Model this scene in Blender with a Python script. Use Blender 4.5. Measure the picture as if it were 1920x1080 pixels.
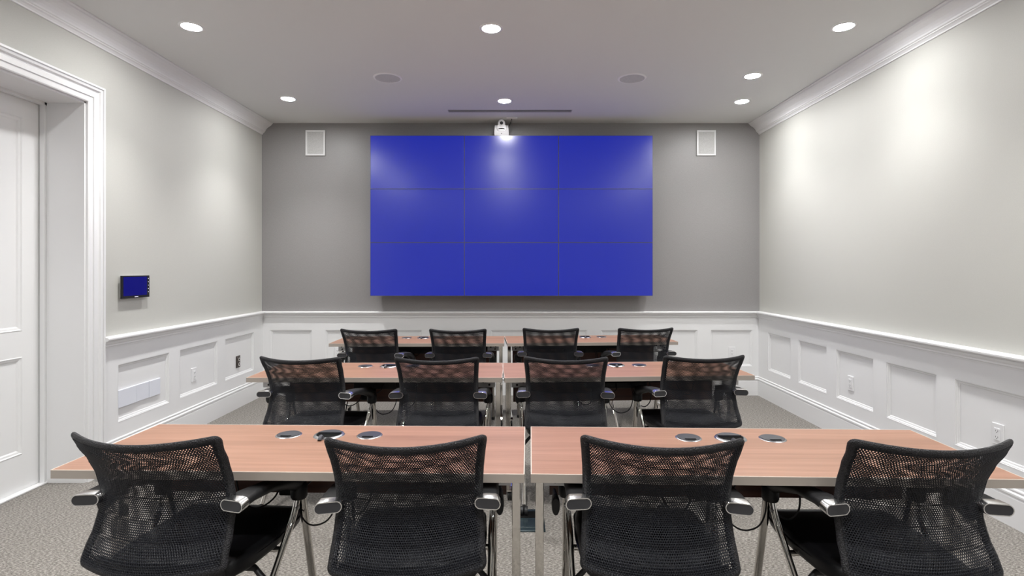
import bpy, bmesh, math, random
from mathutils import Vector, Matrix
random.seed(7)
R = math.radians
for o in list(bpy.data.objects): bpy.data.objects.remove(o)
SC = bpy.context.scene
COL = SC.collection

# ------------------------------------------------------------------ camera, world, exposure
FPX = 1005.0                       # focal length in pixels of the 1920 wide frame
cam_d = bpy.data.cameras.new('camera'); cam = bpy.data.objects.new('camera', cam_d); COL.objects.link(cam)
cam.location = (0, 0, 1.399); cam.rotation_euler = (R(90), 0, 0)
cam_d.sensor_width = 36; cam_d.lens = FPX / 1920 * 36
cam_d.shift_x = -5 / 1920; cam_d.shift_y = -35 / 1920
cam_d.clip_start = 0.05; cam_d.clip_end = 100
SC.camera = cam
SC.view_settings.view_transform = 'Standard'; SC.view_settings.look = 'None'
SC.view_settings.gamma = 1.0; SC.view_settings.use_curve_mapping = False
SC.view_settings.exposure = 0.30
w = bpy.data.worlds.new('world'); SC.world = w; w.use_nodes = True
w.node_tree.nodes['Background'].inputs[0].default_value = (0.80, 0.88, 1.0, 1)
w.node_tree.nodes['Background'].inputs[1].default_value = 1.0

SPOT_W, SPOT_ANGLE, SPOT_BLEND = 104.0, 104, 1.0
LENS_E = 270.0

# room numbers (metres): x right, y away from the camera, z up
XL, XR, YB, YF, H = -2.82, 2.731, 5.98, -2.6, 3.03
D_Y0, D_Y1, D_H = 2.55, 3.52, 2.50      # doorway in the left wall

# ------------------------------------------------------------------ materials
def newmat(name, col, rough=0.5, metal=0.0, spec=0.5, coat=0.0, emit=None, es=0.0, sheen=0.0):
    m = bpy.data.materials.new(name); m.use_nodes = True
    b = m.node_tree.nodes['Principled BSDF']
    b.inputs['Base Color'].default_value = (*col, 1); b.inputs['Roughness'].default_value = rough
    b.inputs['Metallic'].default_value = metal; b.inputs['Specular IOR Level'].default_value = spec
    b.inputs['Coat Weight'].default_value = coat; b.inputs['Sheen Weight'].default_value = sheen
    if emit:
        b.inputs['Emission Color'].default_value = (*emit, 1); b.inputs['Emission Strength'].default_value = es
    return m
def nodes(m): return m.node_tree.nodes, m.node_tree.links, m.node_tree.nodes['Principled BSDF']
def coords(m, scale, rot=(0, 0, 0)):
    n, l, b = nodes(m)
    t = n.new('ShaderNodeTexCoord'); mp = n.new('ShaderNodeMapping'); mp.inputs['Scale'].default_value = scale
    mp.inputs['Rotation'].default_value = rot
    l.new(t.outputs['Object'], mp.inputs['Vector']); return mp.outputs['Vector']
def noise(m, vec, scale, detail=3, rough=0.5):
    n, l, b = nodes(m)
    t = n.new('ShaderNodeTexNoise'); t.inputs['Scale'].default_value = scale; t.inputs['Detail'].default_value = detail
    t.inputs['Roughness'].default_value = rough
    l.new(vec, t.inputs['Vector']); return t.outputs['Fac']
def ramp(m, fac, stops):
    n, l, b = nodes(m)
    r = n.new('ShaderNodeValToRGB'); e = r.color_ramp.elements
    e[0].position, e[0].color = stops[0][0], (*stops[0][1], 1); e[1].position, e[1].color = stops[-1][0], (*stops[-1][1], 1)
    for p, c in stops[1:-1]:
        x = e.new(p); x.color = (*c, 1)
    l.new(fac, r.inputs['Fac']); return r.outputs['Color']
def bump(m, fac, strength, dist=0.002):
    n, l, b = nodes(m)
    bp = n.new('ShaderNodeBump'); bp.inputs['Strength'].default_value = strength; bp.inputs['Distance'].default_value = dist
    l.new(fac, bp.inputs['Height']); l.new(bp.outputs['Normal'], b.inputs['Normal'])
def mix(m, a, c, fac, mode='MIX'):
    n, l, b = nodes(m)
    x = n.new('ShaderNodeMix'); x.data_type = 'RGBA'; x.blend_type = mode
    if isinstance(fac, float): x.inputs[0].default_value = fac
    else: l.new(fac, x.inputs[0])
    for s, v in ((6, a), (7, c)):
        if isinstance(v, tuple): x.inputs[s].default_value = (*v, 1)
        else: l.new(v, x.inputs[s])
    return x.outputs[2]
def setcol(m, c): m.node_tree.links.new(c, m.node_tree.nodes['Principled BSDF'].inputs['Base Color'])

M = {}
M['white'] = newmat('white_paint', (0.80, 0.80, 0.805), 0.35)
bump(M['white'], noise(M['white'], coords(M['white'], (1, 1, 1)), 60, 2), 0.04)
M['wall'] = newmat('pale_greige_paint', (0.545, 0.54, 0.505), 0.7, spec=0.25)
v = coords(M['wall'], (1, 1, 1)); setcol(M['wall'], ramp(M['wall'], noise(M['wall'], v, 260, 2), [(0.3, (0.505, 0.503, 0.47)), (0.7, (0.535, 0.533, 0.50))]))
bump(M['wall'], noise(M['wall'], v, 500, 2), 0.10)
M['ceil'] = newmat('ceiling_paint', (0.70, 0.705, 0.695), 0.8)
bump(M['ceil'], noise(M['ceil'], coords(M['ceil'], (1, 1, 1)), 120, 2), 0.05)
# grey woven wallcovering with a faint metallic thread
m = M['grey'] = newmat('grey_wallcovering', (0.2, 0.2, 0.2), 0.42, spec=0.6)
v1 = coords(m, (60, 60, 900)); v2 = coords(m, (700, 700, 60))
f1 = noise(m, v1, 1.0, 2); f2 = noise(m, v2, 1.0, 2)
cc = mix(m, ramp(m, f1, [(0.3, (0.232, 0.222, 0.222)), (0.7, (0.31, 0.30, 0.30))]), ramp(m, f2, [(0.3, (0.24, 0.23, 0.23)), (0.7, (0.305, 0.295, 0.295))]), 0.5)
setcol(m, cc); bump(m, noise(m, coords(m, (1, 1, 1)), 220, 4, 0.7), 0.30, 0.002)
# tweed loop carpet
m = M['carpet'] = newmat('tweed_carpet', (0.25, 0.23, 0.21), 0.95, spec=0.1, sheen=0.2)
v = coords(m, (1, 1, 1)); va = coords(m, (70, 250, 70), (0, 0, R(8)))
a = ramp(m, noise(m, va, 1.0, 2, 0.6), [(0.38, (0.045, 0.039, 0.033)), (0.50, (0.17, 0.154, 0.136)), (0.62, (0.46, 0.43, 0.39))])
b_ = ramp(m, noise(m, v, 260, 2, 0.7), [(0.38, (0.06, 0.053, 0.046)), (0.62, (0.34, 0.314, 0.285))])
setcol(m, mix(m, a, b_, 0.33)); bump(m, noise(m, va, 1.0, 2, 0.6), 0.7, 0.006)
# cherry laminate, grain along the length of the table
m = M['wood'] = newmat('cherry_laminate', (0.5, 0.25, 0.17), 0.36, spec=0.34)
v = coords(m, (1.1, 34, 10)); v3 = coords(m, (6, 260, 60))
a = ramp(m, noise(m, v, 1.0, 5, 0.6), [(0.30, (0.225, 0.118, 0.077)), (0.52, (0.305, 0.162, 0.109)), (0.75, (0.385, 0.212, 0.147))])
b_ = ramp(m, noise(m, v3, 1.0, 2), [(0.35, (0.215, 0.108, 0.070)), (0.6, (0.345, 0.186, 0.128))])
setcol(m, mix(m, a, b_, 0.28))
m = M['darkwood'] = newmat('dark_cherry_panel', (0.06, 0.022, 0.014), 0.4)
setcol(m, ramp(m, noise(m, coords(m, (1.2, 30, 30)), 1.0, 4), [(0.3, (0.045, 0.016, 0.011)), (0.7, (0.09, 0.034, 0.022))]))
M['edge'] = newmat('taupe_edge_band', (0.38, 0.335, 0.295), 0.34)
M['edge2'] = newmat('pale_edge_line', (0.55, 0.47, 0.41), 0.35)
M['chrome'] = newmat('polished_chrome', (0.68, 0.66, 0.63), 0.06, metal=1)
M['cap'] = newmat('bright_cap_trim', (0.82, 0.82, 0.82), 0.24, metal=1)
M['satin'] = newmat('satin_steel', (0.36, 0.36, 0.37), 0.33, metal=1)
M['plate'] = newmat('grey_steel_bracket', (0.62, 0.62, 0.63), 0.45, metal=0.3)
M['black'] = newmat('black_plastic', (0.010, 0.010, 0.011), 0.5, spec=0.35)
M['pad'] = newmat('charcoal_arm_cap', (0.035, 0.035, 0.04), 0.5)
m = M['leather'] = newmat('black_seat_vinyl', (0.005, 0.005, 0.006), 0.40, spec=0.3)
bump(m, noise(m, coords(m, (1, 1, 1)), 300, 3), 0.15, 0.001)
m = M['sock'] = newmat('black_knit_edge', (0.008, 0.008, 0.009), 0.6)
n, l, b = nodes(m)
wv = n.new('ShaderNodeTexVoronoi'); wv.inputs['Scale'].default_value = 260
l.new(coords(m, (1, 1, 1)), wv.inputs['Vector']); bump(m, wv.outputs['Distance'], 0.9, 0.002)
setcol(m, ramp(m, wv.outputs['Distance'], [(0.1, (0.022, 0.019, 0.026)), (0.6, (0.003, 0.003, 0.004))]))
M['net'] = newmat('black_net_thread', (0.007, 0.008, 0.013), 0.38, spec=0.35)
M['blue'] = newmat('lit_blue_display', (0.004, 0.004, 0.008), 0.245, spec=0.8, emit=(0.0, 0.012, 0.36), es=0.80)
M['bezel'] = newmat('thin_display_bezel', (0.12, 0.12, 0.14), 0.35, metal=0.5)
M['case'] = newmat('display_case_black', (0.02, 0.02, 0.022), 0.6)
M['bluesmall'] = newmat('dark_blue_touch_screen', (0.008, 0.008, 0.012), 0.12, emit=(0.0, 0.0, 0.16), es=0.75)
M['dots'] = newmat('pale_button_light', (0.8, 0.8, 0.9), 0.4, emit=(0.6, 0.55, 0.8), es=0.35)
M['plastic'] = newmat('white_plastic', (0.80, 0.80, 0.81), 0.3)
M['bluish'] = newmat('cool_white_plastic', (0.74, 0.76, 0.83), 0.3)
M['slot'] = newmat('dark_slot', (0.008, 0.008, 0.008), 0.8, spec=0.05)
M['bronze'] = newmat('dark_bronze_plate', (0.085, 0.07, 0.065), 0.35, metal=0.7)
M['grille'] = newmat('speaker_grille', (0.50, 0.50, 0.50), 0.7)
m = M['grille']; n, l, b = nodes(m)
wv = n.new('ShaderNodeTexVoronoi'); wv.inputs['Scale'].default_value = 240; l.new(coords(m, (1, 1, 1)), wv.inputs['Vector'])
setcol(m, ramp(m, wv.outputs['Distance'], [(0.25, (0.34, 0.34, 0.34)), (0.4, (0.56, 0.56, 0.555))]))
M['grey_lid'] = newmat('graphite_grommet', (0.055, 0.056, 0.066), 0.32, metal=0.2)
M['lens'] = newmat('lit_downlight_lens', (1, 1, 1), 0.5, emit=(1.0, 1.0, 0.99), es=LENS_E)
M['vent'] = newmat('vent_grey', (0.35, 0.35, 0.36), 0.5)
M['ventslot'] = newmat('vent_shadow_gap', (0.07, 0.07, 0.075), 0.7)
M['floorbox'] = newmat('dark_floor_box', (0.03, 0.045, 0.05), 0.2, metal=0.3)
# ------------------------------------------------------------------ mesh helpers
class MB:
    """collects faces and links them as ONE mesh object"""
    def __init__(s, f=None): s.v = []; s.f = []; s.mi = []; s.map = f or (lambda p: p)
    def add(s, vs, fs, mi=0):
        k = len(s.v); s.v += [tuple(s.map(Vector(p))) for p in vs]; s.f += [tuple(i + k for i in f) for f in fs]; s.mi += [mi] * len(fs); return s
    def box(s, x0, x1, y0, y1, z0, z1, b=0.0, mi=0):
        bm = bmesh.new(); bmesh.ops.create_cube(bm, size=1)
        for q in bm.verts: q.co = Vector(((x0 + x1) / 2 + q.co.x * (x1 - x0), (y0 + y1) / 2 + q.co.y * (y1 - y0), (z0 + z1) / 2 + q.co.z * (z1 - z0)))
        if b > 0: bmesh.ops.bevel(bm, geom=list(bm.edges), offset=b, segments=2, affect='EDGES', profile=0.5)
        bm.verts.index_update(); s.add([q.co[:] for q in bm.verts], [[q.index for q in f.verts] for f in bm.faces], mi); bm.free(); return s
    def loft(s, rings, caps=True, closed=False, mi=0):
        n = len(rings[0]); vs = [p for r in rings for p in r]; fs = []
        m_ = len(rings)
        for i in range(m_ if closed else m_ - 1):
            for j in range(n):
                a = i * n + j; b = i * n + (j + 1) % n; c = ((i + 1) % m_) * n + (j + 1) % n; d = ((i + 1) % m_) * n + j
                fs.append((a, b, c, d))
        if caps and not closed:
            fs.append(tuple(reversed(range(n)))); fs.append(tuple(range((m_ - 1) * n, m_ * n)))
        return s.add(vs, fs, mi)
    def tube(s, pts, r, seg=10, mi=0, flat=1.0, caps=True):
        pts = [Vector(p) for p in pts]; rings = []; up = None
        for i, p in enumerate(pts):
            t = ((pts[min(i + 1, len(pts) - 1)] - pts[max(i - 1, 0)])).normalized()
            if up is None:
                up = Vector((0, 0, 1)) if abs(t.z) < 0.9 else Vector((0, 1, 0))
            up = (up - t * up.dot(t)).normalized(); sd = t.cross(up)
            rr = r[i] if isinstance(r, (list, tuple)) else r
            rings.append([p + up * math.cos(a) * rr * flat + sd * math.sin(a) * rr for a in [2 * math.pi * k / seg for k in range(seg)]])
        return s.loft(rings, caps=caps, mi=mi)
    def cyl(s, c, r, z0, z1, seg=24, mi=0, axis='z'):
        ax = {'z': lambda a, b, h: (c[0] + a, c[1] + b, h), 'y': lambda a, b, h: (c[0] + a, h, c[1] + b), 'x': lambda a, b, h: (h, c[0] + a, c[1] + b)}[axis]
        return s.loft([[ax(r * math.cos(2 * math.pi * k / seg), r * math.sin(2 * math.pi * k / seg), h) for k in range(seg)] for h in (z0, z1)], mi=mi)
    def lathe(s, c, prof, seg=28, mi=0):
        rings = [[(c[0] + r * math.cos(2 * math.pi * k / seg), c[1] + r * math.sin(2 * math.pi * k / seg), c[2] + z) for k in range(seg)] for r, z in prof]
        return s.loft(rings, mi=mi)
    def build(s, name, mats, parent=None, smooth=False, label=None, kind=None):
        me = bpy.data.meshes.new(name); me.from_pydata(s.v, [], s.f)
        bm = bmesh.new(); bm.from_mesh(me); bmesh.ops.remove_doubles(bm, verts=bm.verts, dist=1e-6)
        bmesh.ops.recalc_face_normals(bm, faces=bm.faces); 
        if len(set(s.mi)) <= 1: bm.to_mesh(me); bm.free()
        else: bm.free()
        for mm in (mats if isinstance(mats, (list, tuple)) else [mats]): me.materials.append(mm)
        if len(set(s.mi)) > 1:
            for p, k in zip(me.polygons, s.mi): p.material_index = k
        if smooth: me.shade_smooth(); me.set_sharp_from_angle(angle=R(38))
        o = bpy.data.objects.new(name, me); COL.objects.link(o)
        if parent: o.parent = parent
        if label: o['label'] = label
        if kind: o['kind'] = kind
        return o
def empty(name, loc=(0, 0, 0), rz=0):
    o = bpy.data.objects.new(name, None); COL.objects.link(o); o.empty_display_size = 0.1
    o.location = loc; o.rotation_euler = (0, 0, rz); return o
def tag(o, label, cat, group=None):
    o['label'] = label; o['category'] = cat
    if group: o['group'] = group
    return o
def copy_tree(o, parent=None):
    c = o.copy(); COL.objects.link(c); c.parent = parent
    for ch in KIDS.get(o.name, []) or [k for k in o.children]: copy_tree(ch, c)
    return c
KIDS = {}
def smooth_path(pts, n=6):
    """Catmull-Rom through the points"""
    P = [Vector(p) for p in pts]; out = []
    for i in range(len(P) - 1):
        a, b, c, d = P[max(i - 1, 0)], P[i], P[i + 1], P[min(i + 2, len(P) - 1)]
        for k in range(n):
            t = k / n
            out.append(0.5 * ((2 * b) + (c - a) * t + (2 * a - 5 * b + 4 * c - d) * t * t + (3 * b - a - 3 * c + d) * t ** 3))
    out.append(P[-1]); return out

# ------------------------------------------------------------------ room shell
MB().box(XL - 0.5, XR + 0.3, YF - 0.3, YB + 0.2, -0.10, 0.0).build('floor', M['carpet'], kind='structure')
MB().box(XL - 0.5, XR + 0.3, YF - 0.3, YB + 0.2, H, H + 0.10).build('ceiling', M['ceil'], kind='structure')
wall_back = MB().box(XL - 0.5, XR + 0.3, YB, YB + 0.2, 0, H).build('wall_back', M['grey'], kind='structure')
wall_right = MB().box(XR, XR + 0.2, YF - 0.2, YB, 0, H).build('wall_right', M['wall'], kind='structure')
wl = MB(); XO = XL - 0.30
wl.box(XO, XL, YF - 0.2, D_Y0, 0, H); wl.box(XO, XL, D_Y1, YB, 0, H); wl.box(XO, XL, D_Y0, D_Y1, D_H, H)
wall_left = wl.build('wall_left', M['wall'], kind='structure')
wall_front = MB().box(XL, XR, YF - 0.2, YF, 0, H).build('wall_front', M['wall'], kind='structure')
MB().box(XL - 0.5, XO, YF - 0.2, YB, 0, H).build('wall_hall', M['white'], kind='structure')

# wall frames: p = (s along the wall, d out of the wall into the room, z)
def frame_left(p): return (XL + p[1], p[0], p[2])
def frame_right(p): return (XR - p[1], p[0], p[2])
def frame_back(p): return (p[0], YB - p[1], p[2])
def frame_front(p): return (p[0], YF + p[1], p[2])
P_Z0, P_Z1, DST = 0.317, 0.728, 0.020
def wainscot(fr, s0, s1, panels, wall):
    MB(fr).box(s0, s1, 0, DST, P_Z1, 0.90).build('top_rail', M['white'], wall)
    MB(fr).box(s0, s1, 0, DST, 0.0, P_Z0).build('bottom_rail', M['white'], wall)
    edges = [s0] + [q for p in panels for q in p] + [s1]
    for i in range(0, len(edges), 2):
        if edges[i + 1] - edges[i] > 0.002:
            MB(fr).box(edges[i], edges[i + 1], 0, DST, P_Z0, P_Z1).build('stile', M['white'], wall)
    for a, b in panels:
        po = MB(fr).box(a, b, 0, 0.004, P_Z0, P_Z1).build('panel', M['white'], wall)
        prof = [(-0.001, 0.0206), (0.004, 0.0206), (0.0045, 0.0165), (0.009, 0.0165), (0.015, 0.0130), (0.0155, 0.0100), (0.022, 0.0095), (0.027, 0.0070), (0.0275, 0.0045)]
        rings = [[(a + i, d, P_Z0 + i), (b - i, d, P_Z0 + i), (b - i, d, P_Z1 - i), (a + i, d, P_Z1 - i)] for i, d in prof]
        MB(fr).loft(rings, caps=False).build('panel_moulding', M['white'], po)
# profiles (d, z): chair rail and baseboard
RAIL = [(0, 0.852), (0.022, 0.852), (0.024, 0.862), (0.030, 0.868), (0.030, 0.878), (0.038, 0.886), (0.046, 0.900), (0.046, 0.906), (0.060, 0.910), (0.064, 0.917), (0.064, 0.926), (0.058, 0.932), (0.0, 0.934)]
BASE = [(0, 0.0), (0.034, 0.0), (0.034, 0.158), (0.030, 0.162), (0.030, 0.168), (0.036, 0.174), (0.036, 0.184), (0.030, 0.190), (0.026, 0.192), (0.026, 0.197), (0.030, 0.203), (0.028, 0.209), (0.018, 0.212), (0, 0.212)]
CROWN = [(0, 0), (0.122, 0), (0.122, -0.008), (0.112, -0.014), (0.108, -0.022), (0.096, -0.032), (0.080, -0.042), (0.064, -0.054), (0.050, -0.070), (0.041, -0.084), (0.038, -0.094), (0.030, -0.098), (0.030, -0.104), (0.020, -0.110), (0.012, -0.120), (0.010, -0.128), (0, -0.130)]
def run(fr, s0, s1, prof, z=0, m0=0, m1=0):
    """extrude a profile along the wall; m0 and m1 mitre the ends"""
    return MB(fr).loft([[(s + mt * d, d, z + h) for d, h in prof] for s, mt in ((s0, m0), (s1, m1))])
pr = [(YB - 0.246 - 0.47 - 0.6075 * k, YB - 0.246 - 0.6075 * k) for k in range(13)][::-1]
wainscot(frame_right, YF, YB, pr, wall_right)
pl_ = [(3.78, 4.347), (4.48, 5.05), (5.182, 5.754)]
wainscot(frame_left, D_Y1 + 0.12, YB, pl_, wall_left)
wainscot(frame_left, YF, D_Y0 - 0.12, [(2.28 - .565 - .70 * k, 2.28 - .70 * k) for k in range(6)][::-1], wall_left)
pb = [(-2.721 + .612 * k, -2.721 + .612 * k + .473) for k in range(9)]
wainscot(frame_back, XL, XR, pb, wall_back)
run(frame_back, XL, XR, RAIL, 0, 1, -1).build('trim_1', M['white'], kind='structure')
run(frame_left, D_Y1 + 0.12, YB, RAIL, 0, 0, -1).build('trim_2', M['white'], kind='structure')
run(frame_right, YF, YB, RAIL, 0, 0, -1).build('trim_3', M['white'], kind='structure')
run(frame_left, YF, D_Y0 - 0.12, RAIL).build('trim_4', M['white'], kind='structure')
run(frame_back, XL, XR, BASE, 0, 1, -1).build('baseboard_back', M['white'], kind='structure')
bb = run(frame_left, D_Y1 + 0.12, YB, BASE, 0, 0, -1).build('baseboard_left', M['white'], kind='structure')
run(frame_left, YF, D_Y0 - 0.12, BASE).build('baseboard_left', M['white'], kind='structure')
run(frame_right, YF, YB, BASE, 0, 0, -1).build('baseboard_right', M['white'], kind='structure')
wainscot(frame_front, XL, XR, pb, wall_front)
run(frame_front, XL, XR, RAIL).build('trim_10', M['white'], kind='structure')
run(frame_front, XL, XR, BASE).build('baseboard_front', M['white'], kind='structure')
run(frame_left, YF, YB, CROWN, H).build('trim_5', M['white'], kind='structure')
run(frame_right, YF, YB, CROWN, H).build('trim_6', M['white'], kind='structure')

# doorway: ridged casing, deep jamb, stop, two-panel door
CAS = [(0.0, 0.0), (0.0, 0.018), (0.006, 0.022), (0.034, 0.022), (0.036, 0.018), (0.040, 0.018), (0.042, 0.026), (0.072, 0.026), (0.078, 0.020), (0.086, 0.022), (0.092, 0.034), (0.104, 0.036), (0.106, 0.030), (0.110, 0.030), (0.112, 0.040), (0.124, 0.040), (0.124, 0.0)]
cs = MB(frame_left)
cs.loft([[(D_Y1 + t, d, 0) for t, d in CAS], [(D_Y1 + t, d, D_H + t) for t, d in CAS], [(D_Y0 - t, d, D_H + t) for t, d in CAS], [(D_Y0 - t, d, 0) for t, d in CAS]])
cs.build('trim_7', M['white'], kind='structure')
jb = MB()
jb.box(-3.10, XL + .004, D_Y1 - 0.012, D_Y1 + .001, 0, D_H); jb.box(-3.10, XL + .004, D_Y0 - .001, D_Y0 + 0.012, 0, D_H); jb.box(-3.10, XL + .004, D_Y0, D_Y1, D_H - 0.012, D_H + .001)
jamb = jb.build('trim_8', M['white'], kind='structure')
st = MB()
st.box(-3.095, -3.062, D_Y1 - 0.030, D_Y1 - 0.010, 0, D_H - .01, .002); st.box(-3.095, -3.062, D_Y0 + .01, D_Y0 + 0.030, 0, D_H - .01, .002); st.box(-3.095, -3.062, D_Y0 + .01, D_Y1 - .01, D_H - 0.030, D_H - .01, .002)
st.build('door_stop', M['white'], jamb)
XD = -3.100
def frame_door(p): return (XD + p[1], p[0], p[2])
door = MB(frame_door).box(D_Y0 + .016, D_Y1 - .016, -0.045, -0.012, 0.012, D_H - 0.016).build('door_1', M['white'], kind='structure')
dy0, dy1 = D_Y0 + .016, D_Y1 - .016
pa, pz = (dy0 + .13, dy1 - .13), [(0.235, 0.85), (1.01, 2.355)]
for a, b in ((dy0, pa[0]), (pa[1], dy1)): MB(frame_door).box(a, b, -.012, 0, .012, D_H - .016).build('stile', M['white'], door)
for a, b in ((.012, .235), (.85, 1.01), (2.355, D_H - .016)): MB(frame_door).box(pa[0], pa[1], -.012, 0, a, b).build('rail', M['white'], door)
for z0, z1 in pz:
    prof = [(0, 0.0), (0.006, 0.003), (0.012, -0.003), (0.022, -0.005), (0.030, -0.0118)]
    MB(frame_door).loft([[(pa[0] + i, d, z0 + i), (pa[1] - i, d, z0 + i), (pa[1] - i, d, z1 - i), (pa[0] + i, d, z1 - i)] for i, d in prof], caps=False).build('panel_moulding', M['white'], door)
MB().box(XD - .012, XD + .045, D_Y0 + .012, D_Y1 - .012, 0.0, 0.011, .003).build('trim_9', M['white'], kind='structure')

# ------------------------------------------------------------------ ceiling fittings
def downlight(x, y, label, dim=1.0):
    t = empty('downlight', (x, y, H)); tag(t, label, 'ceiling light', 'recessed ceiling downlights')
    if 'dl' in SHARED:
        for nm in ('trim_ring', 'lens'):
            o = SHARED[nm].copy(); COL.objects.link(o); o.parent = t
    else:
        SHARED['dl'] = 1
        SHARED['trim_ring'] = MB().lathe((0, 0, 0), [(0.060, -0.002), (0.062, -0.005), (0.074, -0.004), (0.080, 0.0), (0.060, 0.0)], 32).build('trim_ring', M['plastic'], t, smooth=True)
        SHARED['lens'] = MB().cyl((0, 0), 0.060, -0.003, -0.0005, 32).build('lens', M['lens'], t)
    ld = SHARED.get('spot')
    if not ld:
        ld = SHARED['spot'] = bpy.data.lights.new('downlight_beam', 'SPOT'); ld.energy = SPOT_W; ld.spot_size = R(SPOT_ANGLE); ld.spot_blend = SPOT_BLEND
        ld.shadow_soft_size = 0.045; ld.color = (1.0, 0.995, 0.98)
    if dim != 1.0: ld = ld.copy(); ld.energy = SPOT_W * dim
    lo = bpy.data.objects.new('downlight_beam', ld); COL.objects.link(lo); lo.parent = t; lo.location = (0, 0, -0.02)
SHARED = {}
for x, y, lb in [(-2.172, 3.602, 'recessed downlight near the left crown moulding, nearer the camera'),
                 (-0.159, 3.626, 'recessed downlight in the middle of the ceiling, nearest the camera'),
                 (2.211, 3.602, 'recessed downlight beside the right crown moulding, nearest the camera'),
                 (-2.166, 5.122, 'recessed downlight at the far left, above the grey wall corner'),
                 (-0.098, 5.187, 'recessed downlight just in front of the ceiling slot above the video wall'),
                 (2.206, 5.203, 'farthest of the three right-hand recessed downlights'),
                 (2.004, 4.515, 'middle one of the three right-hand recessed downlights'),
                 (-2.17, 2.07, 'recessed downlight above the left end of the nearest table row'),
                 (-0.12, 2.07, 'recessed downlight above the seam of the nearest table row'),
                 (2.2, 2.07, 'recessed downlight above the right end of the nearest table row'),
                 (-2.17, 0.54, 'unseen extra downlight left of the camera'),  # from here on: guessed out-of-frame fittings, added to help light the tables
                 (-0.12, 0.54, 'unseen extra downlight straight above the camera'),
                 (2.2, 0.54, 'unseen extra downlight right of the camera'),
                 (-1.6, -1.2, 'unseen extra downlight behind the camera on the left'),
                 (1.6, -1.2, 'unseen extra downlight behind the camera on the right')]:
    downlight(x, y, lb, 0.5 if x > 1.9 and y > 2.5 else 0.85 if x < -2 and y > 2.5 else 1.12)   # the fittings beside the walls are dimmed
for x, y, lb in [(-1.081, 4.565, 'round white ceiling speaker left of the middle downlights'), (1.002, 4.578, 'round white ceiling speaker right of the middle downlights')]:
    t = tag(empty('ceiling_speaker', (x, y, H)), lb, 'speaker', 'round ceiling speakers')
    MB().lathe((0, 0, 0), [(0.104, -.003), (0.106, -.007), (0.118, -.005), (0.121, 0), (0.104, 0)], 40).build('rim', M['plastic'], t, smooth=True)
    MB().cyl((0, 0), 0.105, -0.004, 0, 40).build('grille', M['grille'], t)
t = tag(empty('slot_diffuser', (-0.049, 5.518, H)), 'long narrow linear air slot in the ceiling before the video wall', 'vent')
fr = MB().box(-.626, .626, -.036, -.026, -.004, 0).box(-.626, .626, .026, .036, -.004, 0).box(-.626, .626, -.006, .006, -.006, 0)
fr.box(-.636, -.626, -.036, .036, -.004, 0).box(.626, .636, -.036, .036, -.004, 0); fr.build('frame', M['vent'], t)
MB().box(-.626, .626, -.026, .026, -.001, 0).build('slot', M['ventslot'], t)

# ------------------------------------------------------------------ far wall: speakers, video wall, camera
for x0, x1, lb in [(-2.329, -2.109, 'white rectangular wall speaker left of the video wall'), (2.026, 2.240, 'white rectangular wall speaker right of the video wall')]:
    cx = (x0 + x1) / 2; t = tag(empty('wall_speaker', (cx, YB, 2.664)), lb, 'speaker', 'white wall speakers')
    hw = (x1 - x0) / 2; f = MB(); f.box(-hw, hw, -.012, 0, 0, .285, .004)
    prof = [(0, .012), (.003, .018), (.018, .018), (.022, .010)]
    ring = [[(-hw + i, -d, i), (hw - i, -d, i), (hw - i, -d, .285 - i), (-hw + i, -d, .285 - i)] for i, d in prof]
    f.loft(ring, caps=False).build('frame', M['plastic'], t)
    MB().box(-hw + .020, hw - .020, -.015, -.010, .020, .265, .002).build('grille', M['grille'], t)
VX0, VX1, VZ0, VZ1, VY = -1.564, 1.495, 1.110, 2.848, 5.80
dw, dh = (VX1 - VX0) / 3, (VZ1 - VZ0) / 3
MB().box(VX0 + .10, VX1 - .10, 5.882, YB, VZ0 + .10, VZ1 - .12).build('display_mount', M['case'])
tag(bpy.data.objects['display_mount'], 'black steel mount behind the blue video wall', 'mount')
rown, coln = ['bottom', 'middle', 'top'], ['left', 'centre', 'right']
g = 0.0012
d0 = None
for r_ in range(3):
    for c_ in range(3):
        if r_ == 1 and c_ == 1: lb = 'blue display panel in the very centre of the video wall'
        else: lb = 'blue display panel, %s row %s, of the video wall' % (rown[r_], coln[c_])
        t = tag(empty('video_display', (VX0 + dw * c_ + dw / 2, VY, VZ0 + dh * r_)), lb, 'screen', 'video wall displays')
        if d0 is None:
            hw = dw / 2 - g
            a = MB().box(-hw, hw, .004, .080, g, dh - g).build('housing', M['case'], t)
            bz = MB(); e = .0028
            bz.box(-hw, hw, -.001, .004, g, g + e); bz.box(-hw, hw, -.001, .004, dh - g - e, dh - g); bz.box(-hw, -hw + e, -.001, .004, g, dh - g); bz.box(hw - e, hw, -.001, .004, g, dh - g)
            bz = bz.build('bezel', M['bezel'], t)
            sc = MB().box(-hw + e, hw - e, 0, .004, g + e, dh - g - e).build('screen', M['blue'], t)
            d0 = (a, bz, sc)
        else:
            for q in d0:
                o = q.copy(); COL.objects.link(o); o.parent = t
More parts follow.
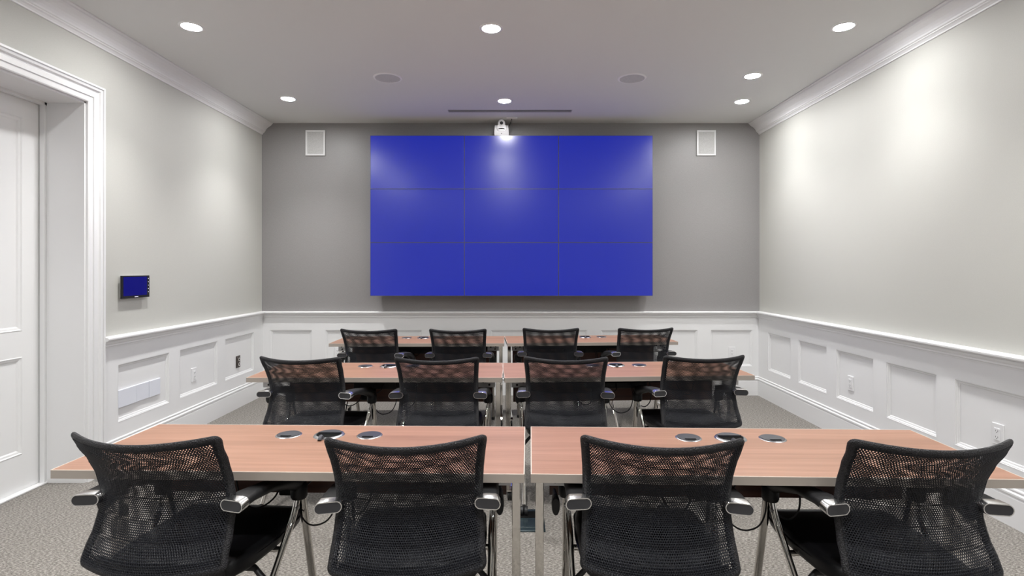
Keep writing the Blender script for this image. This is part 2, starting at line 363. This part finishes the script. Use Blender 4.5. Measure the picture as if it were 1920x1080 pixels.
# conference camera on top of the displays
t = tag(empty('conference_camera', (-.142, 5.845, VZ1)), 'white pan and tilt camera standing on top of the video wall', 'camera')
b_ = MB(); b_.loft([[(-.076, -.05, 0), (.076, -.05, 0), (.076, .05, 0), (-.076, .05, 0)], [(-.078, -.056, .03), (.078, -.056, .03), (.078, .05, .03), (-.078, .05, .03)], [(-.074, -.05, .085), (.074, -.05, .085), (.074, .05, .085), (-.074, .05, .085)], [(-.072, -.03, .112), (.072, -.03, .112), (.072, .03, .112), (-.072, .03, .112)]])
b_.build('base', M['plastic'], t)
nb = MB(); nb.loft([[(x_ * sx, y_, z_) for x_, z_ in ((-.052, .07), (-.046, .105), (-.036, .112), (.036, .112), (.046, .105), (.052, .07), (.04, .045), (-.04, .045))] for y_, sx in ((-.066, .92), (-.05, 1), (.02, 1))]).build('neck', M['plastic'], t)
hd = MB(); hd.loft([[(r * math.cos(k * math.pi / 10), y_, .128 + 1.15 * r * math.sin(k * math.pi / 10)) for k in range(20)] for y_, r in ((-.068, .030), (-.062, .037), (-.03, .042), (.025, .040), (.035, .030))])
hd.build('head', M['plastic'], t, smooth=True)
MB().cyl((0, .128), .017, -.074, -.066, 20, axis='y').build('lens', M['black'], t)
lg = MB(); lg.tube([(-.036, -.060, .062), (-.02, -.064, .069), (0, -.066, .070), (.02, -.064, .069), (.036, -.060, .062)], .006, 8).build('sensor_strip', M['black'], t)
MB().cyl((0, .018), .004, -.060, -.053, 12, axis='y').build('status_window', M['black'], t)
t = tag(empty('ceiling_bracket', (-.02, 5.77, H)), 'small white plate on the ceiling with a thin black cable to the camera', 'bracket')
MB().box(-.07, .05, -.02, .02, -.010, 0, .003).build('plate', M['plastic'], t)
MB().tube(smooth_path([(-.01, 0, -.008), (-.025, .02, -.05), (-.05, .05, -.09), (-.068, .08, -.115)]), .0035, 6).build('cable', M['black'], t)

# ------------------------------------------------------------------ side walls: touch panel and outlets
def on_left(p): return (XL + p[1], p[0], p[2])
t = tag(empty('touch_panel', (XL, 3.945, 1.189)), 'small dark blue touch screen on the left wall beside the doorway', 'screen')
MB().box(0, .020, -.120, .130, .006, .157, .003).build('back_box', M['plastic'], t)
MB().box(.020, .032, -.142, .148, 0, .164, .002).build('bezel', M['black'], t)
MB().box(.031, .0330, -.125, .118, .018, .155).build('screen', M['bluesmall'], t)
for k in range(5): MB().cyl((.134, .040 + .025 * k), .0028, .0315, .0335, 10, axis='x').build('button', M['dots'], t)
MB().box(.0315, .0328, -.012, .024, .006, .011).build('badge', M['dots'], t)

def outlet(x, y, z, face, label, grp, mat='plastic'):
    """duplex outlet plate, about 70 x 115 mm; face = rotation about z so that -y looks into the room"""
    t = tag(empty('wall_outlet', (x, y, z), face), label, 'outlet', grp)
    MB().box(-.037, .037, -.007, 0, -.060, .060, .003).build('cover_plate', M[mat], t)
    MB().box(-.017, .017, -.011, -.007, -.034, .034, .0015).build('receptacle', M[mat], t)
    for s in (-1, 1):
        q = MB(); q.box(-.008, -.006, -.0116, -.0105, s * .017 - .002, s * .017 + .006); q.box(.006, .008, -.0116, -.0105, s * .017 - .002, s * .017 + .006)
        q.cyl((0, s * .017 - .007), .0024, -.0116, -.0105, 8, axis='y'); q.build('socket_hole', M['slot'], t)
LF, RF = R(90), R(-90)
PD = .004
outlet(XL + PD, 4.70, .475, LF, 'white wall outlet in the middle panel of the left wainscot', 'white wall outlets')
outlet(XR - PD, 4.345, .475, RF, 'white wall outlet in the third panel of the right wainscot', 'white wall outlets')
outlet(XR - PD, 3.02, .470, RF, 'white wall outlet on the right wainscot above the rightmost front chair', 'white wall outlets')
outlet(2.42, YB - PD, .475, 0, 'white wall outlet low on the far wall at the right', 'white wall outlets')
outlet(-1.97, YB - PD, .475, 0, 'white wall outlet low on the far wall at the left', 'white wall outlets')
t = tag(empty('connector_plate', (XL + PD, 5.45, .460), LF), 'dark bronze plate with two round connectors, left wainscot', 'outlet')
MB().box(-.040, .040, -.006, 0, -.060, .060, .002).build('cover_plate', M['bronze'], t)
for s in (-1, 1):
    MB().cyl((0, s * .024), .017, -.016, -.005, 18, axis='y').build('connector', M['chrome'], t)
    MB().cyl((0, s * .024), .009, -.0165, -.010, 14, axis='y').build('connector_hole', M['slot'], t)
t = tag(empty('switch_plate', (XL + PD, 4.02, .414), LF), 'wide white three-gang blank cover plate beside the doorway', 'outlet')
for a, b, d in ((-.230, -.045, .014), (-.040, .095, .010), (.098, .225, .012)): MB().box(a, b, -d, 0, 0, .127, .003).build('cover_plate', M['bluish'], t)

# ------------------------------------------------------------------ training tables
TW, TD, TH = 1.555, 0.520, 0.740
def make_table():
    t = empty('training_table')
    MB().box(0.002, TW - .002, 0.002, TD - .002, TH - .027, TH, .001).build('tabletop', M['wood'], t)
    e = MB()
    for a in ((0, TW, -.001, .002), (0, TW, TD - .002, TD + .001), (-.001, .002, 0, TD), (TW - .002, TW + .001, 0, TD)): e.box(a[0], a[1], a[2], a[3], TH - .028, TH - .0022)
    e.build('edge_band', M['edge'], t)
    e = MB()
    for a in ((0, TW, -.0012, .002), (0, TW, TD - .002, TD + .0012), (-.0012, .002, 0, TD), (TW - .002, TW + .0012, 0, TD)): e.box(a[0], a[1], a[2], a[3], TH - .0022, TH + .0002)
    e.build('edge_line', M['edge2'], t)
    MB().box(.075, TW - .075, .455, .471, .482, TH - .030, .001).build('modesty_panel', M['darkwood'], t)
    tr = MB(); tr.box(.16, TW - .16, .30, .43, .640, .646); tr.box(.16, TW - .16, .30, .304, .640, .690); tr.box(.16, TW - .16, .426, .430, .640, .690)
    for q in (.2, TW / 2, TW - .2): tr.box(q - .01, q + .01, .30, .43, .690, TH - .027)
    tr.build('cable_tray', M['black'], t)
    MB().box(.09, TW - .09, .235, .275, .668, TH - .027, .002).build('flip_beam', M['black'], t)
    for s in (-1, 1):
        cx = .031 if s < 0 else TW - .031
        lg = MB(); lg.box(cx - .0155, cx + .0155, .235, .285, .075, TH - .029, .002)
        lo = lg.build('leg', M['chrome'], t)
        ft = MB(); ft.loft([[(cx - .017, y_, z0), (cx + .017, y_, z0), (cx + .017, y_, z1), (cx - .017, y_, z1)] for y_, z0, z1 in ((-.020, .058, .066), (.02, .058, .076), (.26, .056, .092), (.50, .058, .076), (.535, .058, .066))])
        ft.build('foot', M['chrome'], lo)
        for y_ in (.005, .515):
            c = MB(); c.cyl((y_, .027), .027, cx - .011, cx - .002, 20, axis='x'); c.cyl((y_, .027), .027, cx + .002, cx + .011, 20, axis='x'); c.cyl((cx, y_), .006, .03, .060, 10)
            c.build('caster', M['black'], lo)
        ix = cx + (-s) * .0155
        a, b2 = sorted((ix, ix - s * .105))
        br = MB(); br.box(a, b2, .120, .124, TH - .085, TH - .027); br.box(a, b2, .12, .40, TH - .033, TH - .0275); br.box(a, b2, .396, .400, TH - .085, TH - .027)
        bo = br.build('bracket', M['plate'], t)
        for q, z_ in ((.03, -.045), (.036, -.068), (.075, -.05)):
            MB().cyl((ix - s * q, TH + z_), .007, .114, .121, 12, axis='y').build('bolt', M['black'], bo)
        kb = MB(); kb.loft([[(ix - s * .038 + r * .55 * math.cos(k * math.pi / 8), y_, TH - .15 + 1.3 * r * math.sin(k * math.pi / 8)) for k in range(16)] for y_, r in ((.10, .022), (.11, .026), (.13, .026), (.22, .012))])
        kb.build('release_knob', M['black'], t)
    # grommets and the flip-up power hub
    gy = .388
    for q in (-.162, .162):
        cx = TW / 2 + q
        go = MB().lathe((cx, gy, TH), [(.030, .0005), (.044, .0032), (.049, .0012), (.050, 0), (.03, 0)], 32).build('grommet', M['satin'], t, smooth=True)
        MB().cyl((cx, gy), .0445, TH + .001, TH + .0042, 32).build('grommet_lid', M['grey_lid'], go)
        sl = MB(); sl.loft([[(cx + a_, gy - .040 + b_, z_) for a_, b_ in ((-.021, .006), (-.012, .002), (.012, .002), (.021, .006), (.021, .018), (-.021, .018))] for z_ in (TH + .0035, TH + .0050)]).build('cable_slot', M['slot'], go)
    cx = TW / 2
    hb = MB().lathe((cx, gy, TH), [(.046, .0005), (.048, .006), (.056, .0045), (.060, 0), (.046, 0)], 36).build('power_hub', M['satin'], t, smooth=True)
    MB().cyl((cx, gy), .0475, TH + .0005, TH + .002, 36).build('hub_well', M['slot'], hb)
    ld = MB(); arc = [(.047 * math.cos(R(k)), .047 * math.sin(R(k))) for k in range(12, 169, 12)]
    ld.loft([[(cx + a_, gy + b_, TH + .003 + z_) for a_, b_ in arc] for z_ in (0, .006)]).build('hub_lid', M['grey_lid'], hb)
    MB().tube(smooth_path([(cx - .008, gy - .050, TH + .003), (cx - .010, gy - .058, TH + .012), (cx - .010, gy - .068, TH + .008), (cx - .010, gy - .074, TH + .002)]), .008, 8).build('hub_tab', M['grey_lid'], hb)
    # cables and adapters below the top
    for pts, r in (([(.46, .30, .66), (.47, .27, .60), (.50, .26, .53), (.55, .27, .50), (.60, .31, .53), (.61, .36, .60)], .0035),
                   ([(.98, .30, .66), (.985, .27, .58), (.97, .25, .52), (.93, .25, .49), (.89, .28, .52), (.88, .34, .60)], .0035),
                   ([(.66, .30, .66), (.67, .28, .62), (.70, .26, .585), (.75, .27, .60), (.76, .33, .65)], .003),
                   ([(.84, .30, .66), (.86, .26, .56), (.83, .24, .475), (.76, .24, .455), (.71, .27, .50), (.70, .33, .60)], .003),
                   ([(.30, .30, .65), (.33, .27, .61), (.38, .27, .62), (.41, .31, .655)], .003),
                   ([(1.16, .30, .65), (1.19, .26, .58), (1.25, .26, .57), (1.29, .31, .64)], .003)):
        MB().tube(smooth_path(pts, 5), r, 6).build('cable', M['black'], t, smooth=True)
    MB().box(.60, .69, .33, .39, .52, .60, .008).build('power_adapter', M['black'], t)
    MB().box(.56, .97, .31, .42, .60, .641, .004).build('power_strip', M['black'], t)
    return t
tabs = [((-1.524, 1.761), (.041, 1.7235), 'cherry training table in the nearest row, left of the seam'),
        ((.053, 1.726), (1.61, 1.680), 'cherry training table in the nearest row, right of the seam'),
        ((-1.632, 3.259), (-.073, 3.259), 'cherry training table in the middle row, left of the seam'),
        ((-.0615, 3.250), (1.507, 3.331), 'cherry training table in the middle row, right of the seam'),
        ((-1.650, 4.758), (-.070, 4.775), 'cherry training table in the farthest row, left of the seam'),
        ((-.065, 4.775), (1.524, 4.881), 'cherry training table in the farthest row, right of the seam')]
t0 = make_table()
for i, (a, b, lb) in enumerate(tabs):
    o = t0 if i == 0 else copy_tree(t0)
    o.location = (a[0], a[1], 0); o.rotation_euler = (0, 0, math.atan2(b[1] - a[1], b[0] - a[0])); tag(o, lb, 'table', 'cherry training tables in three rows')

# ------------------------------------------------------------------ mesh-back chairs
# local axes: x right, y forward (to the table), z up; y = 0 at the rear ends of the arms
def lerp_tab(tab, z):
    for (z0, v0), (z1, v1) in zip(tab, tab[1:]):
        if z <= z1:
            t = max(0, min(1, (z - z0) / (z1 - z0))); t = t * t * (3 - 2 * t) * .35 + t * .65; return v0 + (v1 - v0) * t
    return tab[-1][1]
SIDE_Y = [(.48, -.040), (.53, -.024), (.58, .006), (.64, .026), (.70, .030), (.76, .014), (.82, -.014), (.87, -.046), (.92, -.068)]
HALF_W = [(.48, .240), (.55, .234), (.62, .2285), (.70, .226), (.78, .228), (.86, .234), (.92, .241)]
DEPTH = [(.48, .052), (.70, .058), (.92, .076)]
ZB, ZT = .492, .912
def S(a, z):
    """a in -1..1 across, z nominal height"""
    t = (z - ZB) / (ZT - ZB)
    x = a * lerp_tab(HALF_W, z); y = lerp_tab(SIDE_Y, z) - lerp_tab(DEPTH, z) * (1 - a * a)
    zz = z - .014 * (1 - a * a) * max(0, t) ** 2 - .016 * (1 - a * a) * max(0, 1 - t) ** 3
    return Vector((x, y, zz))
def SN(a, z):
    e = 1e-3; u = S(a + e, z) - S(a - e, z); v_ = S(a, z + e) - S(a, z - e); return v_.cross(u).normalized()   # faces -y... sign irrelevant
def make_chair():
    t = empty('mesh_chair')
    # back frame wrapped in knit
    path = []
    def corner(ca, cz, r, a0):
        for k in range(6):
            an = R(a0 + 90 * k / 5); path.append((ca + r * math.cos(an) / .235, cz + r * math.sin(an)))
    r = .020
    for k in range(14): path.append((-1 + r / .235 + (2 - 2 * r / .235) * k / 14, ZB))
    corner(1 - r / .235, ZB + r, r, -90)
    for k in range(1, 12): path.append((1, ZB + r + (ZT - ZB - 2 * r) * k / 12))
    corner(1 - r / .235, ZT - r, r, 0)
    for k in range(1, 14): path.append((1 - r / .235 - (2 - 2 * r / .235) * k / 14, ZT))
    corner(-1 + r / .235, ZT - r, r, 90)
    for k in range(1, 12): path.append((-1, ZT - r - (ZT - ZB - 2 * r) * k / 12))
    corner(-1 + r / .235, ZB + r, r, 180)
    P = [S(a, z) for a, z in path]; n = len(P); rings = []
    for i, (a, z) in enumerate(path):
        tg = (P[(i + 1) % n] - P[i - 1]).normalized(); N = SN(max(-.999, min(.999, a)), z); inn = N.cross(tg).normalized()
        cen = S(0, (ZB + ZT) / 2)
        if (cen - P[i]).dot(inn) < 0: inn = -inn
        horiz = abs(tg.x) > .7
        hw_ = .0135 if horiz else .0145
        rings.append([P[i] + inn * (hw_ + hw_ * math.cos(q)) + N * .0085 * math.sin(q) for q in [2 * math.pi * k / 12 for k in range(12)]])
    back = MB().loft(rings, closed=True).build('back_frame', M['sock'], t, smooth=True)
    # two layers of open net, real holes
    for off, hole, nm, nc, nr, shear in ((.0075, .62, 'back_net', 62, 66, 0), (-.0085, .62, 'front_net', 60, 65, .028)):
        vs, fs = [], []; key = {}
        a_in = 1 - .017 / .235; z_in0, z_in1 = ZB + .012, ZT - .012
        pw = 2 * a_in / nc; ph = (z_in1 - z_in0) / nr
        def pt(u, w_):
            k = (round(u * 12), round(w_ * 12))
            if k not in key:
                a = -a_in + pw * (u + shear * (w_ - 33)); z = z_in0 + ph * w_
                key[k] = len(vs); a_ = max(-a_in, min(a_in, a)); z_ = max(z_in0, min(z_in1, z))
                vs.append(tuple(S(a_, z_) + SN(a_, z_) * off * 1.16))
            return key[k]
        hexo = [(-.5, -1 / 3), (0, -2 / 3), (.5, -1 / 3), (.5, 1 / 3), (0, 2 / 3), (-.5, 1 / 3)]
        for r_ in range(nr + 1):
            for c_ in range(nc + 1):
                u0 = c_ + (.5 if r_ % 2 else 0); w0 = r_
                o_ = [pt(u0 + dx, w0 + dz) for dx, dz in hexo]
                inner = []
                for dx, dz in hexo:
                    a = max(-a_in, min(a_in, -a_in + pw * (u0 + dx * hole + shear * (w0 - 33)))); z = max(z_in0, min(z_in1, z_in0 + ph * (w0 + dz * hole)))
                    inner.append(len(vs)); vs.append(tuple(S(a, z) + SN(a, z) * off))
                for k in range(6): fs.append((o_[k], o_[(k + 1) % 6], inner[(k + 1) % 6], inner[k]))
        me = bpy.data.meshes.new(nm); me.from_pydata(vs, [], fs); me.materials.append(M['net']); me.shade_smooth()
        o = bpy.data.objects.new(nm, me); COL.objects.link(o); o.parent = t; o['kind'] = 'stuff'
    # seat: padded cushion with waterfall front, pan below
    rings = []
    sy = [(.015, .160, .462, .450), (.022, .190, .472, .436), (.05, .212, .480, .420), (.12, .226, .478, .412), (.25, .236, .470, .408), (.36, .238, .470, .408), (.43, .232, .472, .412), (.465, .222, .466, .418), (.485, .205, .452, .428)]
    for y_, hw_, zt, zb in sy:
        ring = []; rr = min(.022, (zt - zb) / 2)
        for cx_, cz_, a0 in ((hw_ - rr, zb + rr, -90), (hw_ - rr, zt - rr, 0), (-hw_ + rr, zt - rr, 90), (-hw_ + rr, zb + rr, 180)):
            for k in range(4):
                an = R(a0 + 30 * k); ring.append((cx_ + rr * math.cos(an), y_, cz_ + rr * math.sin(an)))
        rings.append(ring)
    seat = MB().loft(rings).build('seat', M['leather'], t, smooth=True)
    MB().tube(smooth_path([(-.155, .016, .452), (-.205, .06, .455), (-.234, .20, .448), (-.237, .34, .446), (-.222, .45, .448), (-.10, .478, .452), (.10, .478, .452), (.222, .45, .448), (.237, .34, .446), (.234, .20, .448), (.205, .06, .455), (.155, .016, .452)], 4), .0035, 6).build('piping', M['leather'], seat, smooth=True)
    # lower back shell that carries the back from the seat pan
    sh = []
    for z_, hw_, yo in ((.385, .150, .10), (.405, .180, .045), (.440, .200, .008), (.475, .208, -.012), (.505, .208, -.016)):
        sh.append([(x_, yo + .010 - .050 * (1 - (x_ / .24) ** 2) + th, z_) for x_, th in [(hw_ * (-1 + 2 * k / 10), 0) for k in range(11)] + [(hw_ * (1 - 2 * k / 10), .014) for k in range(11)]])
    MB().loft(sh).build('lower_back_shell', M['leather'], t, smooth=True)
    # arms: chrome trimmed oval rear cap, black tapering arm, knuckle where the legs meet
    for s in (-1, 1):
        def oval(c, hw_, hh, yaw, k=24, axis=None):
            out = []
            for i in range(k):
                an = 2 * math.pi * i / k; ca, sa = math.cos(an), math.sin(an)
                # stadium
                px = (hw_ - hh) * (1 if ca > 1e-9 else -1 if ca < -1e-9 else 0) + hh * ca; pz = hh * sa
                out.append((c[0] + px * math.cos(yaw), c[1] + px * math.sin(yaw), c[2] + pz))
            return out
        yaw = s * R(-11)      # rear caps look slightly outwards
        ax = .240
        ar = MB()
        ar.loft([oval((s * ax, .0, .680), .0375, .0165, yaw), oval((s * (ax + .002), .06, .680), .036, .016, 0), oval((s * (ax + .010), .16, .668), .030, .017, 0), oval((s * .262, .27, .640), .024, .026, 0), oval((s * .268, .34, .612), .021, .036, 0), oval((s * .268, .375, .600), .017, .040, 0)])
        arm = ar.build('armrest', M['black'], t, smooth=True)
        cp = MB(); rg = [oval((s * ax, .016, .680), .0405, .0188, yaw * .5), oval((s * ax, -.014, .680), .0415, .0192, yaw), oval((s * ax, -.018, .680), .0405, .0182, yaw), oval((s * ax, -.018, .680), .0378, .0155, yaw), oval((s * ax, -.010, .680), .0372, .0150, yaw)]
        cp.loft(rg, caps=False); cp.build('chrome_cap', M['cap'], arm, smooth=True)
        MB().loft([oval((s * ax, -.0165, .680), .0378, .0155, yaw), oval((s * ax, .004, .680), .0378, .0155, yaw)]).build('cap_insert', M['pad'], arm)
        MB().tube([(s * (ax + .002), .060, .676), (s * .225, .040, .674), (s * .212, .030, .672)], .011, 8).build('arm_joint', M['black'], arm, smooth=True)
        MB().lathe((s * .268, .350, .548), [(.012, 0), (.026, .003), (.030, .012), (.030, .050), (.022, .062)], 20).build('leg_knuckle', M['black'], t, smooth=True)
        fl = MB().tube(smooth_path([(s * .268, .372, .575), (s * .268, .378, .540), (s * .268, .405, .42), (s * .268, .500, .03)], 5), .0145, 12).build('leg', M['chrome'], t, smooth=True)
        MB().lathe((s * .268, .503, 0), [(.013, 0), (.016, .004), (.015, .026), (.012, .034)], 14).build('leg_glide', M['black'], fl, smooth=True)
        bend = smooth_path([(s * .266, .338, .575), (s * .266, .336, .545), (s * .262, .318, .495), (s * .256, .262, .420), (s * .245, .11, .24), (s * .236, -.045, .058)], 6)
        rl = MB().tube(bend, .0118, 12).build('leg', M['chrome'], t, smooth=True)
        bolt = MB().cyl((.328, .525), .008, s * .272 - .006, s * .272 + .006, 12, axis='x').build('leg_bolt', M['satin'], rl)
        c = MB(); c.cyl((-.050, .026), .026, s * .236 - .022, s * .236 - .004, 20, axis='x'); c.cyl((-.050, .026), .026, s * .236 + .004, s * .236 + .022, 20, axis='x'); c.box(s * .236 - .004, s * .236 + .004, -.066, -.030, .026, .062, .002)
        c.build('caster', M['black'], rl)
    MB().tube([(-.256, .262, .404), (.256, .262, .404)], .010, 10).build('cross_bar', M['chrome'], t, smooth=True)
    MB().tube([(-.248, .175, .330), (-.20, .175, .385), (.20, .175, .385), (.248, .175, .330)], .011, 10).build('seat_support', M['black'], t, smooth=True)
    MB().box(-.17, .17, .05, .42, .392, .414, .004).build('seat_pan', M['black'], t)
    return t
rowname = ['nearest', 'middle', 'farthest']
chairs = [(-1.098, 1.665, 5, 'black mesh chair at the left end of the nearest row'),
          (-.324, 1.646, -3.5, 'black mesh chair just left of the seam in the nearest row'),
          (.437, 1.641, 4.0, 'black mesh chair just right of the seam in the nearest row'),
          (1.207, 1.619, 0, 'black mesh chair at the right end of the nearest row'),
          (-1.203, 3.081, 4.6, 'black mesh chair at the left end of the middle row'),
          (-.4365, 3.068, 0, 'black mesh chair just left of the seam in the middle row'),
          (.291, 3.081, 3.0, 'black mesh chair just right of the seam in the middle row'),
          (1.080, 3.128, -3.2, 'black mesh chair at the right end of the middle row'),
          (-1.203, 4.488, 2, 'black mesh chair at the left end of the farthest row'),
          (-.469, 4.488, 0, 'black mesh chair just left of the seam in the farthest row'),
          (.304, 4.559, 0, 'black mesh chair just right of the seam in the farthest row'),
          (1.099, 4.573, -4, 'black mesh chair at the right end of the farthest row')]
c0 = make_chair()
for i, (x, y, a, lb) in enumerate(chairs):
    o = c0 if i == 0 else copy_tree(c0)
    o.location = (x, y, 0); o.rotation_euler = (0, 0, R(-a)); tag(o, lb, 'chair', 'black mesh-back chairs in three rows')

# floor box in the aisle between the first two rows
t = tag(empty('floor_box', (.080, 2.98, 0)), 'dark metal power box in the carpet behind the front tables', 'floor box')
MB().box(-.085, .085, -.13, .13, 0, .008, .003).build('box_frame', M['floorbox'], t)
MB().box(-.065, .065, -.095, .0, .008, .011, .002).build('box_lid', M['floorbox'], t)
MB().box(-.065, .065, .02, .10, .0075, .0095, .0005).build('outlet_well', M['slot'], t)
